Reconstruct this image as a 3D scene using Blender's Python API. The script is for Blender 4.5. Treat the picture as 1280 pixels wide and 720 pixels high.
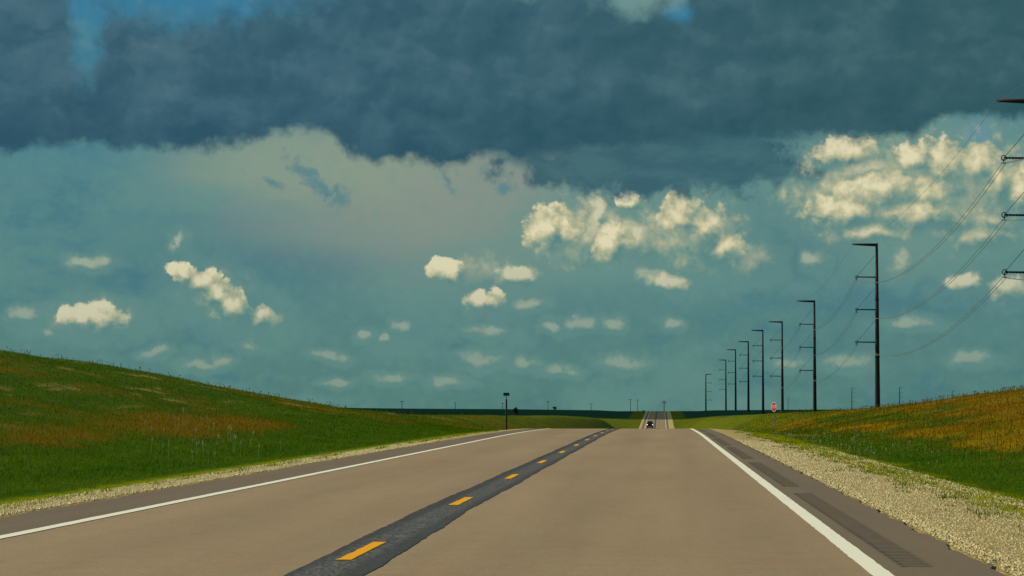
import bpy, bmesh, math, random
import numpy as np
from mathutils import Vector, Matrix

# ---------------------------------------------------------------- scene, camera, light
for o in list(bpy.data.objects): bpy.data.objects.remove(o, do_unlink=True)
SC = bpy.context.scene
COL = SC.collection
random.seed(7); RNG = np.random.default_rng(7)
EYE = 1.2
FPX = 3600.0                                  # focal length in photograph pixels (1280 wide)

cam = bpy.data.cameras.new('camera'); co = bpy.data.objects.new('camera', cam); COL.objects.link(co)
cam.sensor_width = 36.0; cam.lens = FPX/1280*36.0
cam.clip_start = 0.1; cam.clip_end = 120000
co.location = (0, 0, EYE)
co.rotation_euler = (math.radians(90)+math.atan(152/FPX), 0, math.atan(187/FPX))
SC.camera = co
SC.render.resolution_x, SC.render.resolution_y = 1024, 576

SC.view_settings.view_transform = 'Standard'
SC.view_settings.look = 'None'
SC.view_settings.exposure = 0.0
SC.view_settings.gamma = 1.0
SC.view_settings.use_curve_mapping = False
SC.cycles.max_bounces = 4; SC.cycles.diffuse_bounces = 2; SC.cycles.glossy_bounces = 2

SUN_EL, SUN_AZ = math.radians(40), math.radians(-78)      # azimuth from +Y towards +X: on the left, a little ahead
sund = Vector((math.sin(SUN_AZ)*math.cos(SUN_EL), math.cos(SUN_AZ)*math.cos(SUN_EL), math.sin(SUN_EL)))
sl = bpy.data.lights.new('sun', 'SUN'); sl.energy = 3.6; sl.angle = math.radians(0.5); sl.color = (1.0, .90, .74)
so = bpy.data.objects.new('sun', sl); COL.objects.link(so)
so.location = (-200, 60, 220)
so.rotation_euler = (-sund).to_track_quat('-Z', 'Y').to_euler()

# ---------------------------------------------------------------- node helper
class NT:
    def __init__(s, tree): s.t = tree; s.n = tree.nodes; s.l = tree.links
    def put(s, v, sock):
        if isinstance(v, bpy.types.NodeSocket): s.l.new(v, sock)
        elif v is not None:
            if sock.type == 'RGBA' and not isinstance(v, (int, float)) and len(v) == 3: v = (*v, 1)
            sock.default_value = v
    def math(s, op, a, b=None, c=None, clamp=False):
        n = s.n.new('ShaderNodeMath'); n.operation = op; n.use_clamp = clamp
        for i, v in enumerate((a, b, c)): s.put(v, n.inputs[i])
        return n.outputs[0]
    def vec(s, op, a, b=None, scale=None):
        n = s.n.new('ShaderNodeVectorMath'); n.operation = op
        s.put(a, n.inputs[0]); s.put(b, n.inputs[1])
        if scale is not None: s.put(scale, n.inputs['Scale'])
        return n.outputs['Value'] if op in ('LENGTH', 'DOT_PRODUCT', 'DISTANCE') else n.outputs[0]
    def noise(s, v, scale=1, detail=3, rough=.5, dist=0, color=False):
        n = s.n.new('ShaderNodeTexNoise'); s.put(v, n.inputs['Vector']); n.inputs['Scale'].default_value = scale
        n.inputs['Detail'].default_value = detail; n.inputs['Roughness'].default_value = rough; n.inputs['Distortion'].default_value = dist
        return n.outputs['Color'] if color else n.outputs[0]
    def voro(s, v, scale=1, feature='F1', out='Distance', smooth=None):
        n = s.n.new('ShaderNodeTexVoronoi'); n.feature = feature; s.put(v, n.inputs['Vector']); n.inputs['Scale'].default_value = scale
        if smooth is not None and 'Smoothness' in n.inputs: n.inputs['Smoothness'].default_value = smooth
        return n.outputs[out]
    def mapr(s, v, a, b, c=0, d=1, kind='SMOOTHSTEP', clamp=True):
        n = s.n.new('ShaderNodeMapRange'); n.interpolation_type = kind
        if kind == 'LINEAR': n.clamp = clamp
        for i, x in enumerate((v, a, b, c, d)): s.put(x, n.inputs[i])
        return n.outputs[0]
    def mix(s, f, a, b, blend='MIX'):
        n = s.n.new('ShaderNodeMix'); n.data_type = 'RGBA'; n.blend_type = blend
        s.put(f, n.inputs[0]); s.put(a, n.inputs[6]); s.put(b, n.inputs[7]); return n.outputs[2]
    def comb(s, x=0, y=0, z=0):
        n = s.n.new('ShaderNodeCombineXYZ')
        for i, v in enumerate((x, y, z)): s.put(v, n.inputs[i])
        return n.outputs[0]
    def sep(s, v):
        n = s.n.new('ShaderNodeSeparateXYZ'); s.put(v, n.inputs[0]); return n.outputs
    def curve(s, v, pts):
        n = s.n.new('ShaderNodeFloatCurve'); c = n.mapping.curves[0]
        while len(c.points) > 2: c.points.remove(c.points[-1])
        c.points[0].location = pts[0]; c.points[1].location = pts[-1]
        for p in pts[1:-1]: c.points.new(*p)
        for p in c.points: p.handle_type = 'AUTO_CLAMPED'
        n.mapping.update(); s.put(v, n.inputs['Value']); return n.outputs[0]
    def ramp(s, v, pts):
        n = s.n.new('ShaderNodeValToRGB'); e = n.color_ramp.elements
        while len(e) > 1: e.remove(e[-1])
        e[0].position = pts[0][0]; e[0].color = (*pts[0][1], 1)
        for p, c in pts[1:]:
            k = e.new(p); k.color = (*c, 1)
        s.put(v, n.inputs[0]); return n.outputs[0]

def lin(r, g, b):
    f = lambda c: (c/255/12.92) if c/255 <= .04045 else ((c/255+.055)/1.055)**2.4
    return (f(r), f(g), f(b))

# ---------------------------------------------------------------- the sky: daylight sky with haze and cloud layers
# sky positions are written as A (azimuth from straight ahead) and E (elevation), both in hundredths of 1/36 radian
def sky_at(px, py):                           # photograph pixel -> (A, E)
    d = Vector(((px-640)/FPX, (360-py)/FPX, -1)); d.rotate(co.rotation_euler); d.normalize()
    return math.atan2(d.x, d.y)*36, math.asin(d.z)*36

def build_sky():
    w = bpy.data.worlds.new('World'); SC.world = w; w.use_nodes = True
    t = NT(w.node_tree); t.n.clear()
    tc = t.n.new('ShaderNodeTexCoord'); D = t.vec('NORMALIZE', tc.outputs['Generated'])
    dx, dy, dz = t.sep(D)
    A = t.math('MULTIPLY', t.math('ARCTAN2', dx, dy), 36.0)
    E = t.math('MULTIPLY', t.math('ARCSINE', dz), 36.0)
    P = t.comb(A, E, 0)
    D36 = t.vec('SCALE', D, scale=36.0)
    # cumulus clouds ahead: (px, py, rx, ry, tilt deg, strength)
    blobs = [
        (690,286,34,36,0,.92),(706,290,28,28,0,.95),(745,268,18,30,0,.6),(765,306,30,28,0,.9),(785,253,20,15,0,.85),(735,296,84,52,0,.6),(800,300,60,40,0,.57),
        (852,270,32,34,0,1.0),(878,285,44,34,10,1.05),(905,308,34,28,20,.8),(868,298,92,60,0,.6),(838,352,40,15,10,.66),(812,345,26,12,0,.5),
        (1142,197,30,26,0,1.12),(1060,192,44,22,0,.95),(1030,190,24,16,0,.7),(1178,205,42,38,0,1.0),(1105,236,72,30,-8,1.1),(1062,264,62,26,0,1.0),(1165,240,60,40,0,.85),
        (1150,265,80,36,0,.85),(1222,206,40,36,0,.95),(1245,228,38,34,0,1.0),(1272,240,26,34,0,.8),(1230,275,60,24,0,.7),(1140,235,160,85,0,.62),(1060,240,100,66,0,.6),(1235,235,90,80,0,.6),(1190,262,100,48,0,.6),(1105,215,120,36,0,.6),(1225,292,70,26,0,.6),(1085,290,70,18,0,.57),(1010,212,24,22,0,.6),
        (1205,352,30,18,0,.66),(1140,405,40,13,0,.55),(1130,330,20,30,0,.52),(1262,362,34,24,0,.66),(1020,325,20,18,0,.5),(1215,450,34,12,0,.46),
        (556,340,27,19,10,1.0),(606,374,36,17,5,1.05),(650,344,38,17,0,.62),(600,352,14,12,0,.55),(600,345,80,34,0,.38),
        (228,342,20,15,15,1.0),(246,352,26,20,20,1.0),(268,368,30,24,25,1.05),(292,382,34,24,20,1.05),(322,395,28,16,10,.9),(346,398,18,12,0,.6),(285,380,85,44,25,.40),
        (105,394,34,16,0,.95),(128,400,38,20,5,1.0),(150,410,24,12,0,.75),(115,400,80,28,0,.38),(110,330,34,12,0,.55),(32,392,22,12,10,.62),(62,414,14,10,20,.7),(198,440,22,10,0,.66),(312,432,28,12,10,.70),
        (250,458,30,10,0,.50),(278,453,18,9,0,.56),(224,300,11,17,0,.50),(505,408,18,12,0,.66),(481,423,10,9,0,.7),(455,420,16,10,0,.46),
        (600,450,40,15,0,.58),(655,456,22,12,0,.50),(690,407,20,11,0,.55),(725,404,26,13,0,.56),(765,404,20,12,0,.54),(842,408,16,12,0,.52),
        (412,445,30,10,10,.5),(610,415,34,13,0,.5),(485,472,30,9,0,.46),(420,478,22,8,0,.44),(560,478,30,9,0,.42),(700,465,30,10,0,.44),
        (660,380,30,12,0,.48),(940,330,40,30,0,.42),(985,455,30,12,0,.42),(1060,455,36,12,0,.44),(780,455,40,12,0,.42),
    ]
    blobs = [k if k[1] < 385 or k[5] >= .8 else (*k[:5], min(k[5], .55)) for k in blobs]     # low ones fade into the haze
    def field_group(front):
        g = bpy.data.node_groups.new('cumulus_field', 'ShaderNodeTree')
        g.interface.new_socket('P', in_out='INPUT', socket_type='NodeSocketVector')
        g.interface.new_socket('Q', in_out='INPUT', socket_type='NodeSocketVector')
        for nm in ('faint', 'mid', 'bright'): g.interface.new_socket(nm, in_out='OUTPUT', socket_type='NodeSocketFloat')
        t2 = NT(g); gi = t2.n.new('NodeGroupInput'); go = t2.n.new('NodeGroupOutput')
        p, q = gi.outputs[0], gi.outputs[1]
        wn = t2.vec('SUBTRACT', t2.noise(q, 3.0, 4, .58, color=True), (.5, .5, .5))
        # scattered fair-weather clouds all round the sky
        cov = t2.noise(t2.vec('MULTIPLY', q, (.7, .7, 1.7)), .62, 3, .55)
        accs = [t2.mapr(cov, .54, .80, .05, .60, 'LINEAR')]
        if front:
            pw = t2.vec('ADD', p, t2.vec('MULTIPLY', wn, (.36, .27, 0))); last = accs[0]
            for lo, hi in ((0, .56), (.56, .80), (.80, 9)):
                acc = accs[0] if lo == 0 else None
                for (bx, by, rx, ry, rot, st) in [k for k in blobs if lo <= k[5] < hi]:
                    a, e = sky_at(bx, by)
                    if rot:
                        m = t2.n.new('ShaderNodeMapping'); m.vector_type = 'TEXTURE'; t2.put(pw, m.inputs['Vector'])
                        t2.put(t2.comb(a, e, last), m.inputs['Location']); m.inputs['Rotation'].default_value = (0, 0, -math.radians(rot))
                        m.inputs['Scale'].default_value = (rx/100, ry/100, 1e5); L = t2.vec('LENGTH', m.outputs[0])
                    else:
                        n = t2.n.new('ShaderNodeVectorMath'); n.operation = 'MULTIPLY_ADD'; t2.put(pw, n.inputs[0]); n.inputs[1].default_value = (100/rx, 100/ry, 0)
                        t2.put(t2.comb(-a*100/rx, -e*100/ry, last), n.inputs[2])
                        L = t2.vec('LENGTH', t2.vec('MULTIPLY', n.outputs[0], (1, 1, 0)))
                    vv = t2.math('MULTIPLY_ADD', L, -.52, .82, clamp=True)
                    acc = vv if acc is None else t2.math('SMOOTH_MAX', acc, vv, .08); last = acc
                if lo == 0: accs[0] = acc
                else: accs.append(acc)
        else: accs += [0.0, 0.0]
        v = t2.n.new('ShaderNodeTexVoronoi'); v.feature = 'F1'; v.normalize = True
        t2.put(t2.vec('ADD', q, t2.vec('SCALE', wn, scale=.25)), v.inputs['Vector']); v.inputs['Scale'].default_value = 5.5
        v.inputs['Detail'].default_value = 1.6; v.inputs['Roughness'].default_value = .5; v.inputs['Lacunarity'].default_value = 2.3
        relief = t2.math('ADD', t2.math('MULTIPLY_ADD', v.outputs['Distance'], -.62, .19), t2.math('MULTIPLY_ADD', t2.noise(q, 6.5, 3, .55), .26, -.13))
        for k, ac in enumerate(accs):
            if isinstance(ac, float): continue
            t2.l.new(t2.math('MULTIPLY_ADD', relief, t2.math('MULTIPLY_ADD', ac, -.5, 1.0), ac), go.inputs[k])
        return g

    def pipeline(front):
        g = field_group(front)
        def field(pv, qv):
            n = t.n.new('ShaderNodeGroup'); n.node_tree = g; t.put(pv, n.inputs[0]); t.put(qv, n.inputs[1]); return n.outputs
        off = (-.075, .125, 0)
        S0 = field(P, D36); S1 = field(t.vec('ADD', P, off), t.vec('ADD', D36, off))
        # 1 clear sky and horizon haze
        sky = t.n.new('ShaderNodeTexSky'); sky.sky_type = 'NISHITA'; sky.sun_disc = False
        sky.sun_elevation = SUN_EL; sky.sun_rotation = SUN_AZ; sky.dust_density = 2.0; sky.ozone_density = 2.0
        nish = t.mix(1.0, sky.outputs[0], (.055, .085, .075), 'MULTIPLY')
        hz = t.ramp(t.mapr(E, 0, 14, kind='LINEAR'), [(0, lin(82,128,122)), (.09, lin(78,126,128)), (.2, lin(74,123,131)), (.32, lin(50,118,145)), (.40, lin(22,108,155)), (1, lin(42,104,150))])
        mid = t.noise(t.vec('MULTIPLY', D36, (1, 1, 2.2)), 1.3, 5, .6)
        c = t.mix(.14, hz, nish); lowsky = t.mapr(E, 2.6, 4.0, 1, 0)
        c = t.mix(t.math('MULTIPLY', lowsky, t.mapr(mid, .45, .75, 0, .42)), c, lin(93,134,129))
        c = t.mix(t.math('MULTIPLY', lowsky, t.mapr(mid, .30, .50, .45, 0)), c, lin(60,113,128))
        def soft(px, py, rx, ry, lo=1.25, amt=.28):
            a, e = sky_at(px, py)
            q = t.vec('MULTIPLY', t.vec('SUBTRACT', P, (a, e, 0)), (100/rx, 100/ry, 0))
            return t.mapr(t.math('MULTIPLY_ADD', t.math('SUBTRACT', mid, .5), amt*2, t.vec('LENGTH', q)), .25, lo, 1, 0)
        def veil(c, amt, col, *a, **k): return t.mix(t.math('MULTIPLY', soft(*a, **k), amt), c, lin(*col))
        if front:
            # 2 thin pale sheet below the storm bank, paler and darker haze among the cumulus
            c = veil(c, .86, (138,148,136), 560, 230, 280, 125, 1.45, .34)
            c = veil(c, .72, (138,156,136), 380, 205, 210, 60)
            c = veil(c, .72, (118,150,138), 1135, 240, 230, 120)
            c = veil(c, .62, (102,142,134), 800, 295, 220, 85)
            c = veil(c, .85, (92,142,168), 1225, 172, 24, 24)
            c = veil(c, .60, (68,116,124), 985, 300, 120, 70)
            c = veil(c, .60, (68,117,128), 1150, 375, 200, 26)
            c = veil(c, .45, (66,114,128), 300, 340, 200, 40)
        # 3 cumulus: crisp where the light strikes, melting away below
        c = t.mix(t.math('MULTIPLY', t.mapr(t.math('MAXIMUM', S0[0], t.math('MAXIMUM', S0[1], S0[2])), .0, .36), .45), c, lin(104,144,136))
        for k, (shift, opac, soft_w) in enumerate(((.12, .34, .34), (.31, .72, .26), (.33, .96, .09))):
            if not front and k: continue
            T = t.math('SUBTRACT', S0[k], S1[k])
            body = t.mapr(S0[k], .30, t.math('ADD', .32, t.mapr(T, -.10, .05, .32, soft_w, 'LINEAR')))
            lit = t.math('MULTIPLY_ADD', T, 1.75, t.math('MULTIPLY_ADD', t.mapr(S0[k], .3, .75, 0, 1, 'LINEAR'), .26, shift))
            cc = t.ramp(lit, [(.10, lin(86,130,128)), (.30, lin(112,146,135)), (.48, lin(142,159,138)), (.66, lin(176,178,146)), (.84, lin(204,198,160)), (1, lin(222,215,178))])
            c = t.mix(t.math('MULTIPLY', t.math('MULTIPLY', body, opac), t.mapr(E, .3, 2.2, .50, 1.0)), c, cc)
        # 4 the dark storm bank
        pts = [(-60,190),(0,192),(60,186),(160,190),(235,191),(290,184),(335,174),(372,166),(412,172),(440,196),(462,208),(520,208),(560,214),(590,200),(622,196),(650,204),(690,193),(760,188),(840,181),(920,178),(985,176),(1040,175),(1090,178),(1150,168),(1180,155),(1240,150),(1340,155)]
        a0, e0 = sky_at(*pts[0]); a1, e1 = sky_at(*pts[-1])
        ewv = t.math('SUBTRACT', t.noise(D36, 3.6, 6, .58), .5)
        if front:
            cp = [((sky_at(x, y)[0]-a0)/(a1-a0), sky_at(x, y)[1]/5) for x, y in pts]
            Aw = t.math('ADD', A, t.math('MULTIPLY', t.math('SUBTRACT', t.noise(D36, 1.7, 4, .6), .5), .24))
            edge = t.math('MULTIPLY', t.curve(t.mapr(Aw, a0, a1, kind='LINEAR'), cp), 5.0)
        else: edge = t.mapr(A, a0, a1, e0, e1, 'LINEAR')
        above = t.math('ADD', t.math('SUBTRACT', E, edge), t.math('MULTIPLY', ewv, .46))
        bank = t.mapr(above, -.05, .15)
        brk = t.noise(D36, .16, 4, .55)                # it breaks up higher overhead
        high = t.math('MULTIPLY_ADD', t.mapr(E, 7, 26, kind='LINEAR'), .30, .26)
        bank = t.math('MULTIPLY', bank, t.mapr(t.math('SUBTRACT', brk, high), 0, .12))
        n1 = t.noise(D36, 1.15, 5, .55); n2 = t.noise(t.vec('MULTIPLY', D36, (.6, .6, 1.6)), 2.6, 4, .6)
        tone = t.math('ADD', t.math('MULTIPLY_ADD', n1, .85, -.17), t.math('MULTIPLY_ADD', n2, .28, -.06))
        def lump(q):
            v = t.n.new('ShaderNodeTexVoronoi'); v.feature = 'SMOOTH_F1' if False else 'F1'; v.normalize = True; t.put(q, v.inputs['Vector']); v.inputs['Scale'].default_value = 1.15
            v.inputs['Detail'].default_value = 2; v.inputs['Roughness'].default_value = .45; return v.outputs['Distance']
        qb = t.vec('ADD', t.vec('MULTIPLY', D36, (1, 1, 1.25)), t.vec('SCALE', t.noise(D36, 1.6, 4, .6, color=True), scale=1.0))
        rl = t.math('SUBTRACT', lump(t.vec('ADD', qb, (-.06, 0, .16))), lump(qb))
        tone = t.math('MULTIPLY_ADD', rl, 1.2, tone)
        tone = t.math('ADD', tone, t.mapr(above, 0, .9, -.18, .06, 'LINEAR'))
        dk = t.ramp(tone, [(.08, lin(46,84,101)), (.35, lin(58,96,112)), (.6, lin(74,108,122)), (.9, lin(98,128,136))])
        dk2 = t.ramp(tone, [(.08, lin(46,86,93)), (.35, lin(55,92,100)), (.6, lin(68,105,109)), (.9, lin(90,124,123))])
        dkc = t.mix(t.mapr(A, -5, 4, kind='LINEAR'), dk, dk2)
        if front:
            a, e = sky_at(825, 200)                     # lower, thinner skirt of the bank
            q = t.vec('MULTIPLY', t.vec('SUBTRACT', P, (a, e, 0)), (100/215, 100/50, 0))
            sk = t.mapr(t.math('MULTIPLY_ADD', ewv, 1.5, t.vec('LENGTH', q)), .66, 1.08, 1, 0)
            c = t.mix(t.math('MULTIPLY', sk, .94), c, t.mix(t.mapr(n2, .35, .65), lin(54,94,106), lin(66,106,114)))
            f2 = t.math('SUBTRACT', t.noise(D36, 6.5, 5, .62), .5)
            for (px, py, rx, ry, rot) in ((390,222,44,13,42),(424,246,18,18,60),(343,230,22,7,25),(628,236,18,8,0),(560,228,20,6,60)):
                a, e = sky_at(px, py)
                m = t.n.new('ShaderNodeMapping'); m.vector_type = 'TEXTURE'; t.put(P, m.inputs['Vector'])
                m.inputs['Location'].default_value = (a, e, 0); m.inputs['Rotation'].default_value = (0, 0, -math.radians(rot)); m.inputs['Scale'].default_value = (rx/100, ry/100, 1)
                c = t.mix(t.mapr(t.math('MULTIPLY_ADD', f2, 3.0, t.vec('LENGTH', m.outputs[0])), .2, 1.15, .8, 0), c, lin(84,128,136))
            def gap(px, py, rx, ry, lo, hi):
                a, e = sky_at(px, py)
                q = t.vec('MULTIPLY', t.vec('SUBTRACT', P, (a, e, 0)), (100/rx, 100/ry, 0))
                return t.mapr(t.math('MULTIPLY_ADD', ewv, 1.7, t.vec('LENGTH', q)), lo, hi, 0, 1)
            gm = t.math('MULTIPLY', gap(108, 30, 23, 66, .4, 1.35), gap(225, -14, 140, 46, .4, 1.4))
            gm = t.math('MULTIPLY', gm, gap(848, 16, 16, 11, .3, 1.7))
            bank = t.math('MULTIPLY', bank, gm)
            lg = t.math('MULTIPLY', gap(800, -8, 55, 24, .3, 1.5), gap(640, -30, 60, 26, .3, 1.4))
        c = t.mix(bank, c, dkc)
        if front: c = t.mix(t.math('MULTIPLY', t.math('SUBTRACT', 1, lg), .75), c, lin(118,156,150))
        c = t.mix(t.mapr(E, -.6, -.1, 1, 0), c, lin(70,104,80))       # below the horizon
        bg = t.n.new('ShaderNodeBackground'); bg.inputs['Strength'].default_value = 0.10
        t.put(t.vec('SCALE', c, scale=10.0), bg.inputs['Color']); return bg.outputs[0]
    inside = t.math('MULTIPLY', t.math('LESS_THAN', t.math('ABSOLUTE', t.math('ADD', A, 1.2)), 8.7), t.math('LESS_THAN', t.math('ABSOLUTE', t.math('SUBTRACT', E, 3.0)), 3.7))
    ms = t.n.new('ShaderNodeMixShader'); t.l.new(inside, ms.inputs[0]); t.l.new(pipeline(False), ms.inputs[1]); t.l.new(pipeline(True), ms.inputs[2])
    out = t.n.new('ShaderNodeOutputWorld'); t.l.new(ms.outputs[0], out.inputs['Surface'])
    w.cycles.sampling_method = 'NONE'
build_sky()

# ---------------------------------------------------------------- object helpers
def mesh_np(name, verts, faces, mats, parent=None, smooth=False, mi=None):
    """verts (n,3); faces: (m,3) or (m,4) int array"""
    verts = np.ascontiguousarray(verts, np.float32); faces = np.ascontiguousarray(faces, np.int32)
    me = bpy.data.meshes.new(name); m, k = faces.shape
    me.vertices.add(len(verts)); me.vertices.foreach_set('co', verts.ravel())
    me.loops.add(m*k); me.loops.foreach_set('vertex_index', faces.ravel())
    me.polygons.add(m); me.polygons.foreach_set('loop_start', np.arange(0, m*k, k, dtype=np.int32))
    if mi is not None: me.polygons.foreach_set('material_index', np.asarray(mi, np.int32))
    me.polygons.foreach_set('use_smooth', np.full(m, bool(smooth)))
    me.update(calc_edges=True)
    for mm in (mats if isinstance(mats, (list, tuple)) else [mats]): me.materials.append(mm)
    o = bpy.data.objects.new(name, me); COL.objects.link(o)
    if parent is not None: o.parent = parent
    return o
def obj(name, bm, mats, parent=None, smooth=False):
    me = bpy.data.meshes.new(name); bm.normal_update()
    if smooth:
        for f in bm.faces: f.smooth = True
    else:
        for f in bm.faces: f.smooth = False
    bm.to_mesh(me); bm.free()
    for mm in (mats if isinstance(mats, (list, tuple)) else [mats]): me.materials.append(mm)
    o = bpy.data.objects.new(name, me); COL.objects.link(o)
    if parent is not None: o.parent = parent
    return o
def tag(o, label=None, cat=None, group=None, kind=None):
    if label: o['label'] = label
    if cat: o['category'] = cat
    if group: o['group'] = group
    if kind: o['kind'] = kind
    return o
def empty(name, loc, rz=0):
    o = bpy.data.objects.new(name, None); COL.objects.link(o); o.location = loc; o.rotation_euler = (0, 0, rz)
    o.empty_display_size = .3; return o
def copy_tree(o, parent=None):
    c = o.copy(); COL.objects.link(c); c.parent = parent
    for ch in [k for k in bpy.data.objects if k.parent == o]: copy_tree(ch, c)
    return c
def ring(bm, c, u, v, r, n, ph=0.0):
    return [bm.verts.new(c + u*(r*math.cos(ph+2*math.pi*i/n)) + v*(r*math.sin(ph+2*math.pi*i/n))) for i in range(n)]
def tube(bm, pts, radii, n=8, caps=True):
    pts = [Vector(p) for p in pts]
    if not hasattr(radii, '__len__'): radii = [radii]*len(pts)
    rs = []
    for i, p in enumerate(pts):
        d = (pts[min(i+1, len(pts)-1)]-pts[max(i-1, 0)]).normalized()
        u = d.cross(Vector((0, 0, 1)) if abs(d.z) < .9 else Vector((0, 1, 0))).normalized(); v = d.cross(u)
        rs.append(ring(bm, p, u, v, radii[i], n))
    for a, b in zip(rs[:-1], rs[1:]):
        for i in range(n): bm.faces.new((a[i], a[(i+1) % n], b[(i+1) % n], b[i]))
    if caps: bm.faces.new(rs[0][::-1]); bm.faces.new(rs[-1])
def box(bm, c, s, rz=0, bevel=0):
    r = bmesh.ops.create_cube(bm, size=1); M = Matrix.Translation(c) @ Matrix.Rotation(rz, 4, 'Z') @ Matrix.Diagonal((*s, 1))
    bmesh.ops.transform(bm, matrix=M, verts=r['verts'])
    if bevel:
        es = list({e for v in r['verts'] for e in v.link_edges})
        bmesh.ops.bevel(bm, geom=es, offset=bevel, segments=2, affect='EDGES', profile=.5)
def strip_between(name, xl, xr, ys, zf, mat, parent=None, lift=0.0, cols=1, smooth=True):
    """ribbon along Y between left and right edge arrays"""
    n = len(ys); k = cols+1; T = np.linspace(0, 1, k)
    X = xl[:, None]*(1-T)+xr[:, None]*T; Y = np.repeat(ys[:, None], k, 1); Z = zf(X, Y)+lift
    V = np.stack([X, Y, Z], -1).reshape(-1, 3); i = np.arange(n-1)[:, None]*k+np.arange(cols)[None]
    F = np.stack([i, i+1, i+1+k, i+k], -1).reshape(-1, 4)
    return mesh_np(name, V, F, mat, parent, smooth)

# ---------------------------------------------------------------- materials
def new_mat(name):
    m = bpy.data.materials.new(name); m.use_nodes = True; t = NT(m.node_tree)
    b = next(n for n in t.n if n.type == 'BSDF_PRINCIPLED'); return m, t, b
def posn(t): return t.n.new('ShaderNodeNewGeometry').outputs['Position']
def bump(t, b, h, strength=.3, dist=.02):
    n = t.n.new('ShaderNodeBump'); n.inputs['Strength'].default_value = strength; n.inputs['Distance'].default_value = dist
    t.put(h, n.inputs['Height']); t.l.new(n.outputs[0], b.inputs['Normal'])
def plain(name, col, rough=.6, metal=0, var=.15, scale=6, spec=.5):
    m, t, b = new_mat(name); p = t.n.new('ShaderNodeTexCoord').outputs['Object']
    n = t.noise(p, scale, 4, .6)
    t.put(t.mix(n, [c*(1-var) for c in col], [min(1, c*(1+var)) for c in col]), b.inputs['Base Color'])
    b.inputs['Roughness'].default_value = rough; b.inputs['Metallic'].default_value = metal; b.inputs['Specular IOR Level'].default_value = spec
    return m
def aged(name, col, grain=260, patch=.17):
    m, t, b = new_mat(name); p = posn(t)
    fine = t.noise(p, grain, 2, .7); mid = t.noise(p, 14, 4, .65); ln = t.noise(t.vec('MULTIPLY', p, (1.3, .045, 1)), 1.0, 4, .6)
    big = t.noise(t.vec('MULTIPLY', p, (.5, .09, 1)), 1, 3, .5)
    k = t.math('ADD', t.math('MULTIPLY_ADD', fine, .95, .525), t.math('MULTIPLY', t.math('SUBTRACT', mid, .5), .32))
    k = t.math('MULTIPLY_ADD', t.math('SUBTRACT', ln, .5), patch*2.2, k); k = t.math('MULTIPLY_ADD', t.math('SUBTRACT', big, .5), patch*1.6, k)
    blot = t.noise(p, 2.2, 4, .6); spots = t.mapr(t.noise(p, 5.5, 3, .5), .70, .76, 1, .72)
    k = t.math('MULTIPLY_ADD', t.math('SINE', t.math('MULTIPLY_ADD', t.math('ADD', t.sep(p)[0], t.math('MULTIPLY', blot, .5)), 3.49, 1.2)), .035, k)
    k = t.math('MULTIPLY', t.math('MULTIPLY_ADD', t.math('SUBTRACT', blot, .5), .26, k), spots)
    t.put(t.vec('SCALE', t.mix(t.mapr(blot, .4, .65), col, (col[0]*.94, col[1]*1.02, col[2]*1.03)), scale=k), b.inputs['Base Color'])
    b.inputs['Roughness'].default_value = .85; b.inputs['Specular IOR Level'].default_value = .25
    bump(t, b, fine, .25, .006)
    return m, t, b
M = {}
M['asphalt'] = aged('asphalt', (.332, .222, .112), 42)[0]
M['shoulder'] = aged('shoulder_asphalt', (.190, .136, .076), 45)[0]
M['rumble'] = aged('rumble_asphalt', (.172, .125, .074), 45)[0]
m_, t_, b_ = new_mat('sealed_joint'); p_ = posn(t_)
spk = t_.noise(p_, 26, 4, .75); spx = t_.math('ABSOLUTE', t_.math('ADD', t_.sep(p_)[0], 2.42)); ln_ = t_.noise(t_.vec('MULTIPLY', p_, (9, .35, 1)), 1, 4, .6)
sc_ = t_.mix(ln_, (.031, .033, .030), (.056, .055, .047))
t_.put(t_.mix(t_.math('MULTIPLY', t_.mapr(spk, .49, .58, 0, .9), t_.mapr(spx, .08, .22, 1, .25)), sc_, (.25, .225, .18)), b_.inputs['Base Color']); b_.inputs['Roughness'].default_value = .7; b_.inputs['Specular IOR Level'].default_value = .25
bump(t_, b_, spk, .3, .004); M['seal'] = m_
def paint(name, col, under):
    m, t, b = new_mat(name); p = posn(t)
    w = t.noise(p, 30, 5, .75); w2 = t.noise(t.vec('MULTIPLY', p, (3, .4, 1)), 1, 4, .6)
    wear = t.mapr(t.math('MULTIPLY_ADD', w2, .35, t.math('MULTIPLY', w, .75)), .60, .74, 0, .8)
    f = t.noise(p, 220, 2, .6)
    t.put(t.mix(wear, t.mix(f, [c*.9 for c in col], col), under), b.inputs['Base Color']); b.inputs['Roughness'].default_value = .8; b.inputs['Specular IOR Level'].default_value = .12; return m
M['white_paint'] = paint('white_road_paint', (.95, .89, .65), (.45, .35, .22))
M['yellow_paint'] = paint('yellow_road_paint', (.97, .43, .001), (.35, .17, .01))

m_, t_, b_ = new_mat('gravel'); p_ = posn(t_)
v1 = t_.voro(p_, 26, 'F1', 'Color'); vd = t_.voro(p_, 26, 'F1', 'Distance'); v2 = t_.voro(p_, 60, 'F1', 'Color'); nb = t_.noise(p_, .8, 4, .6); nf = t_.noise(p_, 90, 2, .6)
cg = t_.mix(t_.sep(v1)[0], (.55, .39, .10), (.92, .72, .28)); cg = t_.mix(t_.math('MULTIPLY', t_.sep(v2)[1], .5), cg, (.88, .71, .31))
cl_ = t_.noise(p_, 11, 4, .7); cg = t_.mix(t_.mapr(cl_, .38, .58, .40, 0), cg, (.50, .36, .12)); cg = t_.mix(t_.mapr(vd, .33, .68, 0, .62), cg, (.15, .10, .02)); cg = t_.mix(t_.mapr(nb, .5, .75, 0, .4), cg, (.58, .43, .16))
t_.put(cg, b_.inputs['Base Color']); b_.inputs['Roughness'].default_value = .95; b_.inputs['Specular IOR Level'].default_value = .15
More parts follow.
